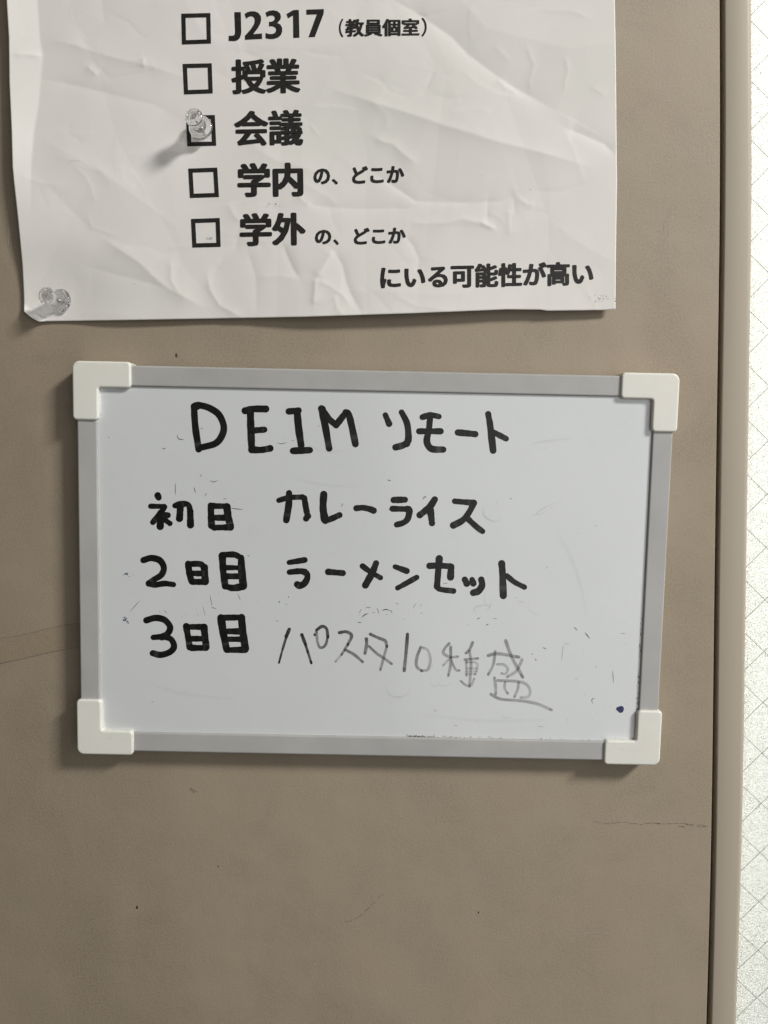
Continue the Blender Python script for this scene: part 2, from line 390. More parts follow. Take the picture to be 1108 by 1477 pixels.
# (points, height mm (+ ridge, - valley), fall-off px on the upper/right side, fall-off px on the lower/left side)
CR = [
 ([(560,-5),(600,18),(650,52),(675,78),(720,112),(745,128),(800,158)], -.95, 55, 26),
 ([(716,112),(730,126),(748,137)], .25, 10, 10),
 ([(815,184),(845,196),(872,208),(888,224)], -.5, 22, 14),
 ([(480,128),(540,148),(600,166),(640,180),(668,188),(715,203),(790,222),(850,240)], .70, 30, 30),
 ([(540,250),(600,290),(640,292),(700,292)], -.40, 22, 10),
 ([(700,292),(725,290),(745,280)], -.25, 15, 10),
 ([(440,293),(473,299),(520,301),(600,300)], -.38, 18, 14),
 ([(590,322),(640,322),(668,316),(695,322),(713,331)], .40, 14, 16),
 ([(693,320),(714,330)], .25, 4, 4),
 ([(703,285),(703,320)], -.2, 8, 10), ([(734,300),(735,340)], .2, 8, 12), ([(748,285),(760,295),(772,296)], .22, 8, 8),
 ([(20,78),(40,78),(60,81)], .25, 6, 6),
 ([(60,66),(82,60),(100,62),(122,70),(160,82),(205,92),(245,104),(270,112)], .45, 30, 18),
 ([(58,114),(90,119),(125,127),(180,141),(220,150),(270,176)], -.40, 20, 26),
 ([(206,82),(207,97)], .3, 7, 9), ([(125,95),(140,108)], .3, 8, 9),
 ([(110,62),(150,30),(145,-20)], -.3, 30, 30),
 ([(150,345),(190,371),(203,380),(225,402),(245,418),(258,424),(290,442)], .75, 40, 26),
 ([(246,375),(247,405),(259,424)], .25, 12, 8),
 ([(120,383),(170,397),(215,408),(240,416)], -.25, 14, 16),
 ([(328,292),(338,312),(348,320)], .22, 10, 10),
 ([(408,352),(415,370),(424,390),(432,401)], -.38, 9, 18),
 ([(455,400),(454,420),(452,440)], .42, 16, 7),
 ([(481,360),(470,378),(461,393),(455,401)], .38, 16, 10),
 ([(481,360),(494,382),(500,408),(506,424),(522,453)], -.40, 12, 18),
 ([(456,404),(475,412),(494,425),(505,440)], .22, 8, 8),
 ([(482,425),(486,445),(495,455)], .2, 8, 8),
 ([(357,360),(369,400),(370,457)], -.25, 16, 18),
 ([(299,395),(303,418),(316,440),(350,458)], .40, 14, 12),
 ([(305,398),(322,374),(340,360),(345,330)], -.25, 14, 14),
 ([(370,400),(400,398),(432,402)], .18, 10, 12),
 ([(536,196),(555,205),(568,208),(580,220),(600,235)], .35, 14, 14),
 ([(430,280),(437,290),(448,297)], .22, 10, 10),
 ([(350,170),(357,190),(370,215),(400,232),(470,250)], .30, 20, 22),
 ([(300,100),(330,112),(390,130)], -.2, 18, 22),
 ([(600,395),(605,375),(596,355),(585,340)], -.25, 10, 10),
 ([(500,420),(560,420),(620,425),(700,420)], .18, 22, 22),
 ([(20,455),(60,440),(130,452),(200,455)], .15, 12, 12),
 ([(780,300),(820,340),(888,380)], .22, 40, 40), ([(760,380),(820,395),(888,385)], -.2, 30, 40),
 ([(650,-20),(700,40),(820,70),(890,60)], .35, 60, 60),
 ([(250,-30),(300,60),(430,70),(540,60)], .25, 50, 60),
 ([(60,200),(150,250),(260,330)], .45, 60, 60), ([(60,260),(130,330),(200,360)], -.35, 50, 40),
]
for _ in range(120):
    x, y = rng.uniform(60, 860), rng.uniform(-40, 440); a = rng.uniform(0, math.pi); pl = [(x, y)]
    for _s in range(rng.integers(2, 4)):
        a += rng.normal(0, .4); l = rng.uniform(12, 45); x += math.cos(a)*l; y += math.sin(a)*l*.7; pl.append((x, y))
    CR.append((pl, rng.choice([-1, 1])*rng.uniform(.04, .12), rng.uniform(2.5, 18), rng.uniform(2.5, 18)))
WAVES = [(rng.uniform(-.02, .02), rng.uniform(-.028, .028), rng.uniform(0, 6.3), rng.uniform(.03, .11)) for _ in range(16)]
def sstep(x, a, b):
    t = np.clip((x-a)/(b-a), 0, 1); return t*t*(3-2*t)
_ly = np.array([-200, 0, 54, 119, 190, 240, 265, 303, 338, 382, 420, 448, 470]); _lx = np.array([5, 9.5, 12.7, 13.5, 16.8, 18, 20.3, 24.4, 27.9, 32, 34, 34.7, 36])
_rx = np.array([882, 887, 888.5, 889.8, 890.3, 888.7, 888, 888]); _ry = np.array([-200, 0, 81, 225, 260, 365, 446, 470])
_bx = np.array([20, 56, 150, 300, 435, 600, 700, 730, 779, 789.6, 871, 888, 900]); _by = np.array([463.5, 463.5, 462.2, 459.6, 457, 451.6, 447.5, 446.2, 446.6, 448.2, 447.2, 445.8, 445.2])
def H(px, py):
    """height of the sheet off the door in metres, as a function of place"""
    px = np.asarray(px, float); py = np.asarray(py, float)
    h = np.full(px.shape, 2.4)
    xl = np.interp(py, _ly, _lx)
    fold = np.interp(py, [-200, 0, 60, 80, 150, 190, 240, 470], [50, 54, 58, 62, 56, 49, 45, 42])
    wl = 1-sstep(py, 170, 330)
    h += wl*3.4*np.clip((fold-px)/(fold-xl+1e-6), 0, 1.3)
    h += 1.6*np.exp(-(px-xl)/70)*(1-wl)*(1-sstep(py, 330, 420))
    yb = np.interp(px, _bx, _by)
    edge = np.exp(-np.clip(yb-py, 0, 900)/75)
    h += edge*(2.6*sstep(px, 300, 470)*(1-sstep(px, 660, 900)*.75) + .5)
    for kx, ky, ph, am in WAVES: h += am*2.4*np.sin(kx*px+ky*py+ph)
    for pl, a, wu, wd in CR:
        xs_ = [p[0] for p in pl]; ys_ = [p[1] for p in pl]; mm = 4.5*max(wu, wd)
        m = (px > min(xs_)-mm) & (px < max(xs_)+mm) & (py > min(ys_)-mm) & (py < max(ys_)+mm)
        if not m.any(): continue
        d, s, t = seg_dist(px[m], py[m], pl)
        # which side is up/right: the sign of the cross product for the general direction
        gx, gy_ = pl[-1][0]-pl[0][0], pl[-1][1]-pl[0][1]
        up = -1 if (gx*0+(gx if abs(gx) > abs(gy_)*.35 else gy_)) > 0 else 1
        up = up if abs(gx) > abs(gy_)*.35 else -up*-1
        w_ = np.where(s*up > 0, wu, wd)
        tap = np.clip(np.minimum(t, 1-t)*6, 0, 1)*.75+.25
        h[m] += 1.25*a*np.exp(-(np.sqrt(d*d+.7)-.84)/(w_*.62))*tap
    for cx_, cy_, lv, r in ((293, 196, 2.0, 60), (88.6, 435, .9, 45)):      # pressed down at the pins
        g = np.exp(-((px-cx_)**2+(py-cy_)**2)/(2*r*r)); h = h*(1-g)+lv*g
    # bottom left corner curls up
    c = np.clip(((36-px)+(py-447)*.55+9)/16, 0, 3)
    cc = np.clip((px*-.62+py*.78-(34.7*-.62+446*.78)+6.5)/10, 0, 2.0)
    h += 1.7*cc**1.5
    return np.maximum(h, .25)/1000
notice = root('paper_notice', 'creased white paper notice with printed Japanese lines and checkboxes, pinned above the whiteboard', 'notice')
NU, NV = 470, 330
u = np.linspace(0, 1, NU); v = np.linspace(0, 1, NV); TOP = -175
py_l = TOP+(463.5-TOP)*v; py_r = TOP+(445.8-TOP)*v
U, Vv = np.meshgrid(u, v)
lx = np.interp(py_l, _ly, _lx)[:, None]; rx = np.interp(py_r, _ry, _rx)[:, None]
PX = lx*(1-U)+rx*U
yb = np.interp(PX, _bx, _by); PY = TOP+(yb-TOP)*Vv
# cut corner
k_ = (-.62*PX+.78*PY)-(-.62*34.7+.78*447.0)
nrm = math.hypot(.62, .78); k_ = k_/nrm
ex_ = np.clip(k_-.0, 0, None)*((PX < 75) & (PY > 400))
lim = np.interp(PX, [30, 36, 45, 56, 70], [0, 3.4, 2.6, 0, 0])
ex_ = np.clip(ex_-lim*.6, 0, None)
PX = PX+ex_*.62/nrm; PY = PY-ex_*.78/nrm
P = at(PX, PY, H(PX, PY))
idx = np.arange(NU*NV).reshape(NV, NU)
Fq = np.stack([idx[:-1, :-1], idx[1:, :-1], idx[1:, 1:], idx[:-1, 1:]], -1).reshape(-1, 4)
sheet = mesh('paper_sheet', P.reshape(-1, 3), Fq, M_paper, notice, smooth=True)
so = sheet.modifiers.new('thickness', 'SOLIDIFY'); so.thickness = .00011; so.offset = -1
PRINT_H = .00014
def cut_and_lay(bm, name, label=None):
    """bm holds flat faces in photograph-plane units (x, y); cut them finely and lay them on the sheet"""
    xs_ = [q.co.x for q in bm.verts]; ys_ = [q.co.y for q in bm.verts]; st = 2.4
    for ax, lo, hi in ((0, min(xs_), max(xs_)), (1, min(ys_), max(ys_))):
        c_ = lo+st
        while c_ < hi:
            nrm_ = (1, 0, 0) if ax == 0 else (0, 1, 0); co = (c_, 0, 0) if ax == 0 else (0, c_, 0)
            bmesh.ops.bisect_plane(bm, geom=bm.verts[:]+bm.edges[:]+bm.faces[:], plane_co=co, plane_no=nrm_, dist=1e-5); c_ += st
    bmesh.ops.triangulate(bm, faces=bm.faces[:])
    bm.verts.index_update()
    q = np.array([(w_.co.x, w_.co.y, w_.co.z) for w_ in bm.verts]); fs = [[w_.index for w_ in f_.verts] for f_ in bm.faces]; bm.free()
    return mesh(name, at(q[:, 0], q[:, 1], H(q[:, 0], q[:, 1])+PRINT_H+q[:, 2]*1e-6), np.array(fs), M_print, notice, label=label)
def glyph_mesh(txt):
    cu = bpy.data.curves.new('line_of_text', 'FONT'); cu.body = txt; cu.fill_mode = 'FRONT'; cu.resolution_u = 3
    o = bpy.data.objects.new('line_of_text', cu); COL.objects.link(o)
    dg = bpy.context.evaluated_depsgraph_get(); me = bpy.data.meshes.new_from_object(o.evaluated_get(dg))
    V = np.array([q.co[:] for q in me.vertices]); Fc = [tuple(p.vertices) for p in me.polygons]
    bpy.data.objects.remove(o); bpy.data.curves.remove(cu); bpy.data.meshes.remove(me)
    return V, Fc
def printed(txt, quad, bx=.030, by=.016):
    """quad = TL, TR, BR, BL of the inked area"""
    V, Fc = glyph_mesh(txt)
    V[:, :2] -= V[:, :2].min(0); w_, h_ = V[:, 0].max(), V[:, 1].max()
    (tl, tr, br, bl) = [np.array(q, float) for q in quad]
    hpx = np.linalg.norm(tl-bl); sx = np.linalg.norm(tr-tl)
    ex0 = bx*w_/(w_+2*bx); 
    bm = bmesh.new()
    offs = [(0, 0), (1, 0), (-1, 0), (0, 1), (0, -1), (.8, .8), (-.8, .8), (.8, -.8), (-.8, -.8), (.5, 0), (-.5, 0)]
    for k_, (ox, oy) in enumerate(offs):
        uu = (V[:, 0]+bx+ox*bx)/(w_+2*bx); vv = 1-(V[:, 1]+by+oy*by)/(h_+2*by)
        q = (tl*(1-uu)[:, None]+tr*uu[:, None])*(1-vv)[:, None]+(bl*(1-uu)[:, None]+br*uu[:, None])*vv[:, None]
        vs = [bm.verts.new((a, b, k_*1.2)) for a, b in q]
        for f_ in Fc:
            try: bm.faces.new([vs[i] for i in f_])
            except ValueError: pass
    return bm
def q4(x0, y0t, x1, y1t, y1b, y0b, sh=.0):
    return ((x0, y0t), (x1, y1t), (x1+sh, y1b), (x0+sh, y0b))
def join_bms(lst):
    out = bmesh.new()
    for b in lst:
        me = bpy.data.meshes.new('tmp'); b.to_mesh(me); b.free(); out.from_mesh(me); bpy.data.meshes.remove(me)
    return out
def polys_bm(polys, ox, oy, s):
    bm = bmesh.new()
    for p in polys:
        f_ = bm.faces.new([bm.verts.new((ox+x/s, oy+y/s, 0)) for x, y in p]); 
    bm.normal_update(); bmesh.ops.triangulate(bm, faces=bm.faces[:]); return bm
DIG = [
 [(125,86),(190,84),(195,280),(192,310),(180,345),(155,367),(120,375),(68,372),(70,320),(95,322),(118,318),(130,303),(133,280)],
 [(228,103),(255,86),(290,77),(330,77),(365,92),(390,125),(394,160),(385,200),(360,245),(315,305),(402,298),(403,352),(232,361),(231,322),(290,255),(322,205),(330,170),(325,145),(310,128),(285,126),(262,136),(245,152)],
 [(437,90),(470,72),(515,66),(555,75),(583,98),(592,130),(585,160),(555,193),(585,208),(603,240),(604,280),(590,315),(560,340),(520,352),(480,354),(437,345),(438,293),(470,303),(505,304),(530,293),(544,270),(540,245),(520,230),(500,226),(472,226),(472,182),(500,180),(522,168),(531,148),(525,128),(505,118),(480,120),(450,133)],
 [(647,103),(715,64),(770,62),(776,340),(715,342),(712,118),(662,147)],
 [(845,60),(1020,54),(1018,100),(930,332),(866,336),(950,107),(846,110)]]
cut_and_lay(join_bms([polys_bm(DIG, 320, 5, 6.925),
    printed('（', q4(489.0, 26.8, 495.5, 26.6, 53.5, 53.7), .02, .012),
    printed('教員個室', q4(498.0, 27.0, 605.3, 26.2, 51.6, 52.9), .044, .024),
    printed('）', q4(608.0, 25.4, 615.8, 25.2, 52.2, 52.4), .02, .012)]), 'printed_line', 'top printed line of the notice, J2317 and a bracketed remark')
cut_and_lay(printed('授業', q4(333.2, 85.5, 433.0, 83.4, 134.0, 136.0, .8), .045, .025), 'printed_line', 'second printed line of the notice')
cut_and_lay(printed('会議', q4(337.1, 159.8, 437.0, 157.6, 209.8, 211.6, .8), .045, .022), 'printed_line', 'third printed line, right of the checkbox under the pin')
cut_and_lay(join_bms([printed('学内', q4(341.9, 235.0, 437.2, 233.5, 283.4, 284.6, .8), .050, .031),
    printed('の', q4(452.2, 243.0, 476.4, 242.5, 265.6, 266.0), .044, .036), printed('、', q4(478.7, 257.9, 487.7, 257.6, 266, 266), .03, .03),
    printed('どこか', q4(508, 239.6, 583.4, 238.2, 263.6, 265.2), .044, .038)]), 'printed_line', 'fourth printed line, large characters then smaller ones set high')
cut_and_lay(join_bms([printed('学外', q4(345.3, 307.2, 441.0, 305.8, 353.6, 355.4, .6), .050, .031),
    printed('の', q4(454.3, 331.4, 478.2, 331.0, 352.0, 352.6), .044, .036), printed('、', q4(480.9, 345, 489, 344.8, 353.2, 353.4), .03, .03),
    printed('どこか', q4(510.4, 328.6, 585.7, 327.2, 351.2, 352.8), .044, .038)]), 'printed_line', 'fifth printed line, large characters then smaller ones set low')
cut_and_lay(printed('にいる可能性が高い', q4(548.6, 383.0, 856.3, 376.2, 411.4, 417.4), .046, .030), 'printed_line', 'lowest printed line of the notice, at the right')
BX = [((261.5,19.5),(303.5,18.5),(304.5,62.5),(262.5,64)), ((263.5,92),(305.5,91),(307,134.5),(265.5,136)), ((268.4,166.8),(310,165.6),(312,210),(270,211)),
      ((271.5,243),(313.5,241.5),(316,284),(274,285.5)), ((275.5,315.7),(317,314.2),(318.5,356),(277.5,357))]
BN = ['checkbox beside the J2317 line', 'checkbox beside the second line', 'checkbox half covered by the clear pin', 'checkbox beside the fourth line', 'lowest checkbox with a grey smudge inside']
for qd, nm in zip(BX, BN):
    O = np.array(qd, float); c0 = O.mean(0); e = 6.1
    I = []
    for i in range(4):
        p = O[i]; a = O[(i+1) % 4]-p; b = O[(i-1) % 4]-p; I.append(p+a/np.linalg.norm(a)*e+b/np.linalg.norm(b)*e)
    bm = bmesh.new(); vo = [bm.verts.new((*p, 0)) for p in O]; vi = [bm.verts.new((*p, 0)) for p in I]
    for i in range(4): bm.faces.new((vo[i], vo[(i+1) % 4], vi[(i+1) % 4], vi[i]))
    cut_and_lay(bm, 'checkbox', nm)
# grime on the sheet
def blotch(name, pts, mat, parent, h=None, inv=None, label=None):
    V = []; Fc = []; o = 0
    for x, y, r in pts:
        n = 7; a = np.linspace(0, 2*math.pi, n+1)[:-1]; rr = r*rng.uniform(.6, 1.25, n)
        X = x+rr*np.cos(a); Y = y+rr*np.sin(a); hh = (H(X, Y)+.00012) if h is None else np.full(n, h+o*1e-8)
        V.append(at(X, Y, hh)); Fc.append(tuple(range(o, o+n))); o += n
    return mesh(name, np.vstack(V), Fc, mat, parent, inv=inv, label=label)
M_grime = simple('grey_grime', (.33, .31, .28), .8)
pts = [(868+rng.normal(0, 6), 429+rng.normal(0, 3), rng.uniform(.3, .8)) for _ in range(26)]+[(888, 434, 1.0), (887, 430, .7)]
pts += [(302+rng.normal(0, 3), 345+rng.normal(0, 2.5), rng.uniform(.3, .9)) for _ in range(16)]+[(395+rng.normal(0, 9), 294+rng.normal(0, 2.5), rng.uniform(.3, .7)) for _ in range(12)]
pts += [(398.5, 294, 1.0), (765, 273, .7), (696, 253, .7), (194, 409, .7)]+[(100+i*1.6+rng.normal(0, .5), 232+rng.normal(0, .5), .4) for i in range(10)]
blotch('grime_specks', pts, M_grime, notice)['kind'] = 'stuff'

# ================================================================== WHITEBOARD
T_RAIL, T_CAP, T_PAN = .0100, .0113, .0086
cor = [at(*p, T_RAIL) for p in ((108.2, 525.6), (977.8, 543), (944.5, 1099.6), (117.7, 1082))]
cen = sum(cor)/4; BW = (np.linalg.norm(cor[1]-cor[0])+np.linalg.norm(cor[2]-cor[3]))/2; BH = (np.linalg.norm(cor[3]-cor[0])+np.linalg.norm(cor[2]-cor[1]))/2
TILT = math.radians(2.44)
MB = Matrix.Translation((cen[0], 0, cen[2])) @ Matrix.Rotation(TILT, 4, 'Y')
INV = MB.inverted()
wb = root('whiteboard', 'small whiteboard with white corner caps and handwritten Japanese menu, hung slightly crooked on the door', 'whiteboard', MB)
hw, hh = BW/2, BH/2; rw = .0102
bm = bmesh.new(); box(bm, -hw+.002, hw-.002, -T_PAN, -.001, -hh+.002, hh-.002); from_bm('panel', bm, M_panel, wb)
def rail(ax, sgn):
    bm = bmesh.new()
    prof = [(0, -.001), (0, -(T_RAIL-.0009)), (.00015, -(T_RAIL-.0005)), (.0005, -(T_RAIL-.00015)), (.0009, -T_RAIL), (rw-.0009, -(T_RAIL-.0001)), (rw-.0005, -(T_RAIL-.0002)), (rw-.0002, -(T_RAIL-.0005)), (rw, -(T_RAIL-.0010)), (rw, -(T_PAN-.0003))]
    L = (hw if ax == 'x' else hh)-.006
    rings = []
    for t in (-L, L):
        ring = []
        for d, y in prof:
            e = ((hh if ax == 'x' else hw)-d)*sgn
            ring.append(bm.verts.new((t, y, e) if ax == 'x' else (e, y, t)))
        rings.append(ring)
    for i in range(len(prof)-1): bm.faces.new((rings[0][i], rings[0][i+1], rings[1][i+1], rings[1][i]))
    o = from_bm('frame_rail', bm, M_rail, wb, smooth=False)
    return o
for a, s_, nm in (('x', 1, 'top rail of the frame'), ('x', -1, 'bottom rail, grimy along its inner edge'), ('z', -1, 'left rail of the frame'), ('z', 1, 'right rail of the frame')):
    o = rail(a, s_)
    me = o.data
    # make all normals face the viewer side
    bm = bmesh.new(); bm.from_mesh(me); bm.normal_update()
    up = sum((f.normal.y for f in bm.faces))
    if up > 0: bmesh.ops.reverse_faces(bm, faces=bm.faces[:])
    bm.to_mesh(me); bm.free()
def rounded(poly, radii, seg=6):
    out = []; n = len(poly)
    for i in range(n):
        p = np.array(poly[i], float); a = np.array(poly[i-1])-p; b = np.array(poly[(i+1) % n])-p
        a = a/np.linalg.norm(a); b = b/np.linalg.norm(b); r = radii[i]
        s0 = p+a*r; s1 = p+b*r; c_ = p+(a+b)*r
        for t in np.linspace(0, math.pi/2, seg+1):
            out.append(tuple(c_-b*r*math.cos(t)-a*r*math.sin(t)) if False else tuple(c_+(s0-c_)*math.cos(t)+(s1-c_)*math.sin(t)))
    return out
CAPL, CAPW = .0288, .0128
def cap(sx, sz):
    o_ = .0016
    L = [(0, 0), (CAPL, 0), (CAPL, CAPW), (CAPW, CAPW), (CAPW, CAPL), (0, CAPL)]
    rp = rounded(L, [.0036, .0021, .0021, .0012, .0021, .0021])
    bm = bmesh.new(); 
    e = .0011; levels = [(0, .0004), (0, T_CAP-e)]+[(e*(1-math.cos(a)), T_CAP-e+e*math.sin(a)) for a in np.linspace(.25, math.pi/2, 6)]
    P_ = np.array(rp); n = len(P_)
    T = np.roll(P_, -1, 0)-np.roll(P_, 1, 0); T /= np.linalg.norm(T, axis=1)[:, None]; Nin = np.stack([-T[:, 1], T[:, 0]], 1)
    rings = []
    for ins, y in levels:
        q = P_+Nin*ins
        rings.append([bm.verts.new((sx*(hw+o_-a), -y, sz*(hh+o_-b))) for a, b in q])
    for r0, r1 in zip(rings[:-1], rings[1:]):
        for i in range(n): bm.faces.new((r0[i], r0[(i+1) % n], r1[(i+1) % n], r1[i]))
    bm.faces.new(rings[-1])
    return from_bm('corner_cap', bm, M_cap, wb, smooth=True)
for sx, sz in ((-1, 1), (1, 1), (-1, -1), (1, -1)):
    o = cap(sx, sz); m_ = o.modifiers.new('wn', 'WEIGHTED_NORMAL')

HB = T_PAN+.00006
_layer = [0]
def strokes(ox, oy, s, lst, wscale=1.0):
    out = []
    for pts, wd in lst:
        _layer[0] += 1
        P_ = catmull([(ox+x/s, oy+y/s) for x, y in pts], 9)
        if len(P_) > 3:
            pass
        n = len(P_); wv = (wd/s)*1.035*wscale*(1+.05*np.sin(np.linspace(0, 5, n)+rng.uniform(0, 6))+.03*np.sin(np.linspace(0, 17, n)+rng.uniform(0, 6)))
        if n > 6:
            a = rng.uniform(-.08, .08); wv = wv*(1+a*np.linspace(-1, 1, n))
        out.append(ribbon(P_, wv, HB+_layer[0]*2.0e-7))
    return out
def word(label, *groups):
    parts = []
    for g in groups: parts += strokes(*g)
    _layer[0] = 0
    ink = []
    for q in parts:      # sheen painted as greyer ink near some stroke ends, paler patches along them
        a, b, c_ = rng.uniform(.15, .75)*(rng.random() < .75), rng.uniform(.80, .93), rng.uniform(0, .16)
        d_ = rng.uniform(.2, .7)
        ink.append(lambda t, a=a, b=b, c_=c_, d_=d_: a*np.exp(-((t-b)/.045)**2)+c_*np.exp(-((t-d_)/.12)**2))
    return multi('handwriting', parts, M_ink, wb, inv=INV, label=label, ink=ink)
word('large black Latin capitals at the start of the heading', (250, 560, 3.957, [
 ([(118,102),(126,220),(145,348)], 37), ([(128,100),(150,97),(205,112),(260,150),(288,215),(278,270),(240,315),(160,338)], 38), ([(136,112),(150,97)], 30),
 ([(440,130),(443,230),(448,350)], 40), ([(410,128),(450,118),(528,118)], 38), ([(445,242),(520,236)], 36), ([(448,350),(500,352),(553,343)], 38),
 ([(660,132),(715,127)], 36), ([(707,130),(715,220),(730,325)], 40), ([(684,357),(780,353)], 38),
 ([(850,120),(865,200),(890,343)], 40), ([(846,116),(890,175),(930,210)], 36), ([(930,210),(985,138)], 36), ([(985,138),(1002,150),(1020,220),(1040,318)], 38)]))
word('black katakana after the capitals in the heading', (530, 570, 4.617, [
 ([(120,132),(145,190)], 38), ([(228,113),(262,180),(273,250),(270,305),(240,332),(188,347)], 42), ([(272,300),(262,322)], 46),
 ([(367,146),(420,132),(477,142)], 38), ([(345,240),(488,240)], 40), ([(418,150),(410,230),(396,300),(410,342),(440,360),(505,362)], 42),
 ([(603,248),(719,259)], 42), ([(805,125),(818,200),(838,368)], 42), ([(838,245),(925,290)], 37)]))
word('black characters at the start of the first menu line', (190, 690, 6.925, [
 ([(260,170),(270,192)], 64), ([(190,278),(325,280)], 50), ([(332,285),(285,350),(212,438)], 55), ([(290,345),(285,480)], 68), ([(300,375),(362,368)], 68), ([(318,405),(382,450)], 52),
 ([(432,272),(470,255),(530,250),(562,262),(580,300),(588,380),(590,465)], 55), ([(488,270),(478,400)], 68), ([(585,330),(588,465)], 66), ([(440,275),(520,256)], 55),
 ([(790,272),(798,470)], 66), ([(790,275),(945,278)], 58), ([(950,285),(965,380),(985,470)], 72), ([(810,393),(970,393)], 60), ([(822,492),(988,488)], 60), ([(800,480),(830,494)], 56)]))
word('black numeral two and characters at the start of the second menu line', (190, 690, 5.275, [
 ([(90,622),(150,606),(215,625),(245,680),(225,735),(170,770),(130,800)], 47), ([(130,802),(180,810),(250,800),(318,808)], 42),
 ([(430,650),(440,720),(455,785)], 48), ([(428,652),(520,652),(552,680)], 44), ([(553,678),(560,785)], 54), ([(460,722),(558,725)], 42), ([(462,787),(556,788)], 46),
 ([(690,588),(696,700),(712,820)], 52), ([(690,582),(780,580),(830,604)], 44), ([(833,604),(838,700),(850,820)], 54), ([(702,679),(838,680)], 38), ([(702,745),(842,745)], 46), ([(712,820),(770,834),(848,822)], 50)]))
word('black numeral three and characters at the start of the third menu line', (190, 690, 5.275, [
 ([(112,1080),(180,1062),(250,1077),(292,1130),(275,1180),(230,1207)], 48), ([(165,1210),(240,1206),(300,1225),(322,1280),(290,1322),(220,1343),(160,1330)], 45),
 ([(415,1125),(428,1200),(442,1285)], 48), ([(418,1130),(545,1130)], 44), ([(550,1134),(568,1285)], 52), ([(442,1220),(556,1220)], 42), ([(458,1290),(566,1290)], 46),
 ([(680,1062),(698,1180),(722,1300)], 55), ([(680,1060),(835,1058)], 44), ([(835,1060),(848,1180),(865,1295)], 56), ([(700,1164),(842,1164)], 46), ([(705,1224),(848,1224)], 42), ([(724,1306),(864,1304)], 46)]))
word('black katakana dish name on the first menu line', (390, 700, 5.54, [
 ([(150,62),(148,150),(128,278)], 52), ([(68,120),(150,98),(255,94)], 42), ([(255,94),(278,104)], 42), ([(272,102),(285,180),(299,246)], 46), ([(299,246),(286,266)], 50),
 ([(427,72),(422,180),(435,270)], 58), ([(437,281),(480,270),(553,238)], 46), ([(432,262),(440,280)], 52), ([(688,183),(740,179),(795,190),(826,202)], 48)]),
 (550, 700, 5.54, [([(100,117),(190,115)], 50), ([(90,187),(212,190)], 46), ([(218,192),(225,215),(210,270),(175,300),(125,314)], 50), ([(205,188),(226,205)], 50),
 ([(428,113),(390,170),(350,205),(308,238)], 52), ([(393,200),(400,250),(406,303)], 52),
 ([(588,127),(738,140)], 46), ([(742,140),(700,220),(650,280),(577,320)], 50), ([(690,265),(760,330),(810,368)], 46)]))
word('black katakana dish name on the second menu line', (400, 790, 5.54, [
 ([(95,118),(220,98)], 44), ([(98,195),(170,188),(222,190)], 46), ([(222,190),(240,215),(238,250),(215,287),(180,303),(160,293)], 50), ([(208,193),(236,207)], 46), ([(408,193),(525,203)], 48),
 ([(790,124),(760,200),(705,300)], 52), ([(682,147),(740,190),(825,240)], 42), ([(942,152),(1035,186)], 44), ([(962,322),(1030,285),(1115,237)], 42)]),
 (580, 790, 5.54, [([(298,88),(290,180),(280,310)], 52), ([(220,145),(300,143),(392,150)], 48), ([(393,152),(388,235)], 54), ([(278,305),(305,332),(412,346)], 44),
 ([(502,255),(518,285)], 50), ([(560,255),(570,285)], 48), ([(634,255),(640,300),(612,345),(570,360)], 52), ([(797,127),(803,200),(810,383)], 54), ([(838,225),(900,275),(978,315)], 42)]))
# thin fading marker line
def faint(label, groups):
    parts = []; ink = []
    for ox, oy, s, lst in groups:
        for pts, wd, i0, i1 in lst:
            _layer[0] += 1
            P_ = catmull([(ox+x/s, oy+y/s) for x, y in pts], 9); n = len(P_)
            wv = 1.08*wd/s*(1+.06*np.sin(np.linspace(0, 9, n)+rng.uniform(0, 6)))
            parts.append(ribbon(P_, wv, HB+_layer[0]*4e-7)); ink.append(lambda t, a=i0, b=i1: (a+(b-a)*t)**1.35)
            # a darker bead where the pen left the board
            if n > 4:
                _layer[0] += 1
                parts.append(ribbon(P_[-2:], np.full(2, wv[-1]*.75), HB+_layer[0]*4e-7)); ink.append(lambda t, b=i1: 0*t+min(1, b*.55))
    _layer[0] = 0
    return multi('faint_handwriting', parts, M_thin, wb, inv=INV, label=label, ink=ink)
g1 = (390, 890, 5.54)
faint('thin grey katakana of the running out marker on the third menu line', [(*g1, [
 ([(152,98),(128,155)], 27, .97, .95), ([(131,150),(98,260)], 19, .93, .78), ([(98,258),(70,365)], 16, .75, .95),
 ([(252,142),(282,220)], 25, .98, .95), ([(280,215),(300,280)], 20, .92, .7), ([(299,275),(328,368)], 18, .7, .95),
 ([(372,102),(415,75),(450,95),(460,160)], 23, .85, .8), ([(460,158),(440,225),(400,245),(378,200),(368,110)], 20, .75, .5), ([(355,140),(356,143)], 20, .75, .75),
 ([(553,125),(610,118),(650,150),(620,220)], 24, .82, .62), ([(622,216),(570,300)], 20, .6, .45), ([(571,298),(520,358)], 15, .38, .3), ([(600,262),(670,300),(738,358)], 22, .68, .55),
 ([(768,175),(770,220),(757,290)], 25, .72, .55), ([(800,137),(860,165),(918,190),(932,235)], 23, .72, .55), ([(932,232),(905,330),(880,422)], 20, .5, .45), ([(790,235),(850,290),(910,330),(970,374)], 21, .62, .42)]),
 (560, 900, 4.432, [([(124,66),(115,180),(103,298)], 20, .85, .55), ([(208,150),(185,210),(182,270),(215,300)], 18, .62, .48), ([(213,299),(255,290),(270,230),(255,170),(225,152)], 17, .42, .28)])])
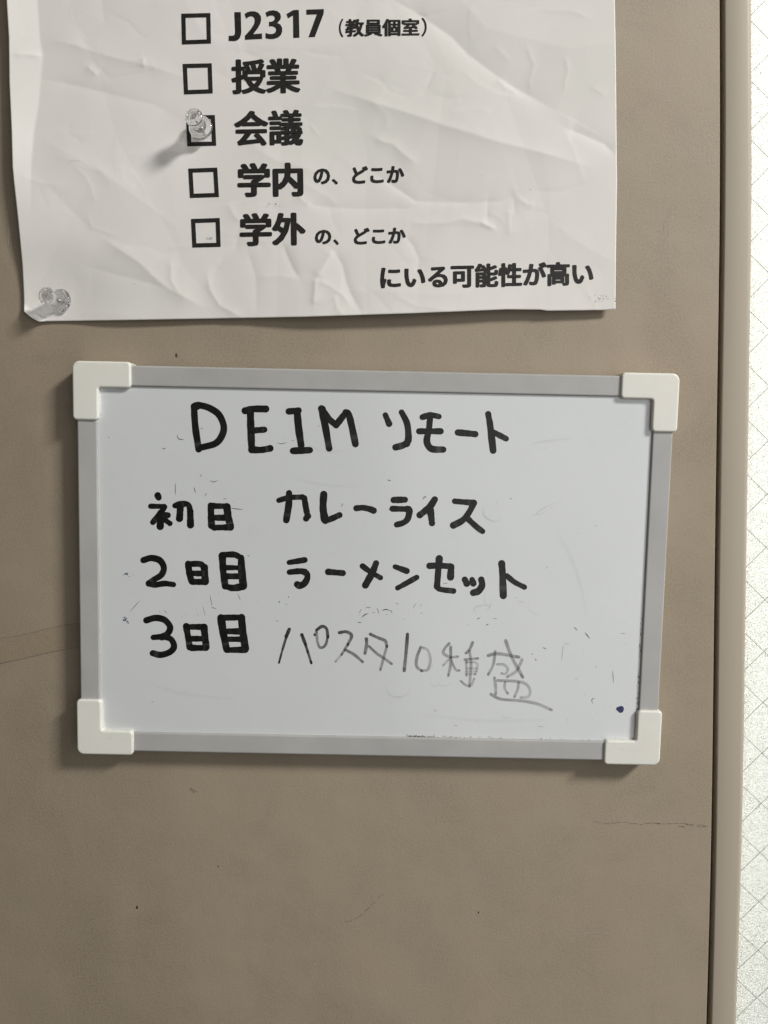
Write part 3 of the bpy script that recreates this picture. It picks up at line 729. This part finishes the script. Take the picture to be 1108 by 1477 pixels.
faint('faint grey kanji ending the third menu line above a sweeping stroke', [(560, 900, 4.432, [
 ([(390,125),(360,160),(355,190),(400,212),(445,208)], 17, .5, .38), ([(400,148),(400,255),(385,330)], 18, .55, .38), ([(400,215),(352,265)], 13, .38, .3), ([(405,235),(430,290),(455,298)], 15, .45, .42),
 ([(540,120),(520,165),(498,187)], 18, .55, .4), ([(520,172),(530,260),(520,400)], 17, .45, .38), ([(490,228),(575,220)], 15, .48, .38), ([(500,237),(500,330)], 15, .42, .3), ([(500,245),(560,247),(572,275),(555,325)], 13, .35, .25),
 ([(505,285),(565,285)], 14, .3, .22), ([(505,305),(565,303)], 14, .26, .2), ([(505,322),(558,320)], 13, .3, .22), ([(465,365),(495,390),(530,393),(550,350)], 14, .5, .28),
 ([(640,202),(700,190),(835,212)], 20, .55, .4), ([(685,175),(672,260),(640,323)], 17, .48, .38), ([(752,108),(790,210),(860,340)], 20, .48, .42), ([(856,230),(820,300),(762,338)], 18, .42, .32),
 ([(697,258),(740,260),(765,290),(750,320),(725,316)], 16, .38, .3), ([(680,345),(687,400),(688,448)], 18, .48, .35), ([(700,362),(830,368),(888,390),(908,430),(895,465),(850,472)], 18, .45, .25),
 ([(748,372),(745,410),(765,445)], 15, .42, .35), ([(835,375),(828,420),(808,465)], 16, .42, .35), ([(658,450),(720,480),(850,492),(950,510),(1045,550)], 18, .52, .33)])])
# hairs of old ink left by the wiper
RES = [((255,627),(258,633),(265,634),.8),((234,647),(239,647),.8),((289,618),(293,618),.6),((253,697),(253,714),.6),((280,703),(282,711),.7),((303,693),(308,695),(314,693),.7),((289,684),(291,688),.5),
 ((296,716),(298,711),.6),((333,733),(350,735),.7),((322,719),(328,719.5),.5),((400,639),(407,640),(414,638),.6),((420,636),(425,635),.4),((457,615),(462,614),.4),((559,692),(564,693.5),.7),
 ((494,726),(493,731),.7),((202,866),(187,883),.5),((303,859),(306,874),.5),((305,876),(312,878),.6),((343,856),(347,866),.6),((293,875),(296,888),.4),((357,801),(360,802),.6),((241,885),(237,880),.5),
 ((522,891),(526,887),(531,885),1.0),((516,898),(522,897.5),.7),((528,876),(535,876),.6),((544,877),(547,885),.6),((551,881),(556,879),(561,880),.9),((560,880),(564,881),(566,885),.6),((537,884),(541,883),.4),
 ((688,893),(693,891),.7),((701,902),(705,900),.8),((711,892),(717,892.5),.5),((828,904.5),(833,909),.9),((844,912.5),(851,921),.9),((783,934),(788,936),.8),((767,943),(769,944),.9),((772,950),(774,953),.9),
 ((810,952),(813,930),.35),((884,967),(885,985),.6),((855,1015),(854,1009),(858,1007),.7),((896,913.5),(902,914),.4),((904,928.5),(905,929),.6),((859,962),(861,962),.6),((145,600),(146,596),.7),((156,632),(158,630),.6),
 ((639,842),(646,841),.5),((218,1013),(222,1012.5),.4),((412,871),(415,872),.6),((403,869),(404,866),.6),((398,895),(402,896),.5),((401,868),(404,869),.6),((416,862),(417,860),.9),
 ((571,870),(575,871),.5),((655,1046),(660,1047),.4),((560,735),(566,735),.4),((735,720),(739,719),.5),((787,820),(791,817),.35),((858,757),(862,760),.35)]
parts = []; ink = []
for r_ in RES:
    _layer[0] += 1
    pts = list(r_[:-1]); P_ = catmull(pts, 6); n = len(P_)
    parts.append(ribbon(P_, r_[-1]*1.5*np.sin(np.linspace(.35, math.pi-.35, n)), HB+_layer[0]*2e-7, caps=False)); ink.append(lambda t, a=rng.uniform(.5, .85): a+0*t)
for _ in range(170):
    _layer[0] += 1 if _layer[0] < 300 else 0
    cx_, cy_, sx_, sy_ = [(300, 715, 60, 14), (300, 880, 60, 14), (540, 880, 40, 8), (690, 870, 60, 30), (840, 950, 50, 50), (600, 720, 120, 30), (400, 600, 150, 20), (840, 700, 50, 60), (690, 1000, 60, 40), (560, 800, 250, 150)][rng.integers(0, 10)]
    x, y = cx_+rng.normal(0, sx_), cy_+rng.normal(0, sy_)
    if not (150 < x < 925 and 575 < y < 1052): continue
    a = rng.uniform(0, 6.3); l = rng.choice([.5, .8, 1.5, 4, 7], p=[.35, .3, .2, .1, .05])
    parts.append(ribbon(catmull([(x, y), (x+l*math.cos(a), y+l*math.sin(a))], 3), np.full(4, rng.uniform(.4, .95)), HB+_layer[0]*2e-7, caps=False)); ink.append(lambda t, q=rng.uniform(.15, .5): q+0*t)
for _ in range(150):       # dirt along the inner edge of the bottom rail
    x = 585+abs(rng.normal(0, 26)) if rng.random() < .6 else rng.uniform(585, 850)
    if x > 860: continue
    y = 1062.4+(x-585)*.0195+rng.normal(0, .9); _layer[0] += 1 if _layer[0] < 500 else 0
    parts.append(ribbon(catmull([(x, y), (x+rng.uniform(.5, 2.2), y+rng.normal(0, .6))], 3), np.full(4, rng.uniform(.6, 1.5)), HB+_layer[0]*2e-7, caps=False)); ink.append(lambda t, q=rng.uniform(.3, .9)*(1 if x < 680 else .55): q+0*t)
for _ in range(40):
    t_ = rng.random(); y = 880+t_*150; x = 926-(y-880)*.048+rng.normal(0, .5)
    parts.append(ribbon(catmull([(x, y), (x+rng.normal(0, .4), y+rng.uniform(1, 4))], 3), np.full(4, rng.uniform(.5, 1.1)), HB+_layer[0]*2e-7, caps=False)); ink.append(lambda t, q=rng.uniform(.3, .8): q+0*t)
_layer[0] = 0
multi('ink_residue', parts, M_thin, wb, inv=INV, kind='stuff', ink=ink)
# pale wiped smears
parts = []; ink = []
for pts, wd, q in (([(700,845),(699,868),(706,875),(712,872)], 1.6, .07), ([(688,887),(684,878),(692,874),(708,872)], 2.2, .09), ([(697,885),(706,876),(710,860)], 1.6, .07),
    ([(556,988),(560,1000),(572,1006),(586,1002),(592,992)], 2.6, .07), ([(628,983),(640,990),(655,984)], 2.0, .06), ([(698,727),(697,740),(703,748),(715,752),(725,747)], 2.4, .10), ([(760,642),(790,636),(830,632)], 3, .05),
    ([(760,750),(774,741),(780,735),(795,728),(812,722)], 1.4, .11), ([(772,738),(778,742),(790,736)], 1.4, .10), ([(722,1030),(728,1036),(738,1034)], 2.2, .06), ([(620,985),(626,990),(632,990)], 2, .06), ([(440,640),(470,652),(500,648)], 3, .03),
    ([(745,870),(752,868),(758,870)], 1.6, .08), ([(765,868),(762,878),(772,886),(785,890)], 1.4, .06), ([(420,690),(470,700),(520,702)], 4, .03), ([(200,980),(260,1000),(350,1010)], 5, .025), ([(800,760),(830,820),(850,900)], 6, .03), ([(600,1030),(700,1040),(800,1038)], 5, .03)):
    _layer[0] += 1; P_ = catmull(pts, 8); n = len(P_)
    parts.append(ribbon(P_, wd*np.sin(np.linspace(.3, math.pi-.3, n)), HB+_layer[0]*2e-7, caps=False)); ink.append(lambda t, a=q: a*1.2*np.sin(t*math.pi)**.5 if True else 0)
multi('wiped_smear', parts, M_thin, wb, inv=INV, kind='stuff', ink=ink)
pts = [(895+2.6*math.cos(q), 1023+2.2*math.sin(q), rng.uniform(2.6, 3.6)) for q in np.linspace(0, 6.3, 12)]+[(895, 1023, 4.6)]
blotch('ink_dot', pts, M_blue, wb, h=HB, inv=INV, label='dark blue ink dot at the lower right of the panel')
pts = [(182+rng.normal(0, 2.2), 828.5+rng.normal(0, 1.2), rng.uniform(.45, .9)) for _ in range(15)]+[(193+rng.normal(0, 3), 828.5+rng.normal(0, 1), .25) for _ in range(5)]
blotch('ink_dot', pts, M_blue, wb, h=HB, inv=INV, label='pale blue ink smudge left of the second menu line')
pts = [(181+rng.normal(0, 1.8), 894+rng.normal(0, 2.0), rng.uniform(.5, 1.1)) for _ in range(20)]
blotch('ink_dot', pts, M_blue, wb, h=HB, inv=INV, label='pale blue ink smudge left of the third menu line')
pts = [(612+rng.normal(0, 1.3), 718+rng.normal(0, 1.3), rng.uniform(.3, .8)) for _ in range(9)]
blotch('ink_dot', pts, M_speck, wb, h=HB+1e-6, inv=INV, label='tiny dark speck above the first menu line')

# ================================================================== PUSH PINS
def lathe(bm, prof, seg=48):
    rings = []
    for r, z in prof:
        if r < 1e-6: rings.append([bm.verts.new((0, 0, z))]*seg)
        else: rings.append([bm.verts.new((r*math.cos(2*math.pi*i/seg), r*math.sin(2*math.pi*i/seg), z)) for i in range(seg)])
    for a, b in zip(rings[:-1], rings[1:]):
        for i in range(seg):
            q = [a[i], a[(i+1) % seg], b[(i+1) % seg], b[i]]; q = list(dict.fromkeys(q))
            if len(q) > 2:
                try: bm.faces.new(q)
                except ValueError: pass
def pin(px, py, lift, tx, tz, label):
    """local +Z points out of the door; body starts `lift` metres above the sheet"""
    h0 = float(H(np.array([px]), np.array([py]))[0]); p = at(px, py, h0)
    ax = Vector((tx, -1, tz)).normalized(); M = Matrix.Translation(Vector(p)) @ ax.to_track_quat('Z', 'Y').to_matrix().to_4x4()
    r = root('push_pin', label, 'push pin', M, group='clear push pins holding the notice')
    mm = .001
    prof = [(0, 0), (3.6, 0), (4.9, .35), (5.25, .9), (5.0, 1.5), (4.2, 2.0), (3.0, 2.5), (3.1, 3.3), (2.85, 4.6), (2.85, 6.4), (3.0, 8.2), (3.3, 9.2), (3.6, 9.7), (3.85, 10.3), (3.8, 10.9), (3.3, 11.4), (2.6, 11.6), (2.1, 11.45), (1.6, 11.5), (.8, 11.75), (0, 11.8)]
    q_ = catmull(prof[1:-1], 5); prof = [(0, 0)]+[tuple(t) for t in q_]+[(0, 11.8)]
    bm = bmesh.new(); lathe(bm, [(a*mm*1.1, b*mm*1.08+lift) for a, b in prof], 72); from_bm('pin_body', bm, M_clear, r, smooth=True)
    bm = bmesh.new(); lathe(bm, [(0, 5*mm+lift), (.5*mm, 5*mm+lift-.0001), (.5*mm, 0), (.5*mm, -h0*.9), (.05*mm, -h0)], 16)
    from_bm('needle', bm, M_steel, r, smooth=True)
pin(293.4, 190.2, .0036, -.06, .04, 'clear plastic push pin stuck through the third checkbox')
pin(89.5, 434.6, .0002, -.26, .05, 'clear plastic push pin in the lower left corner of the notice')
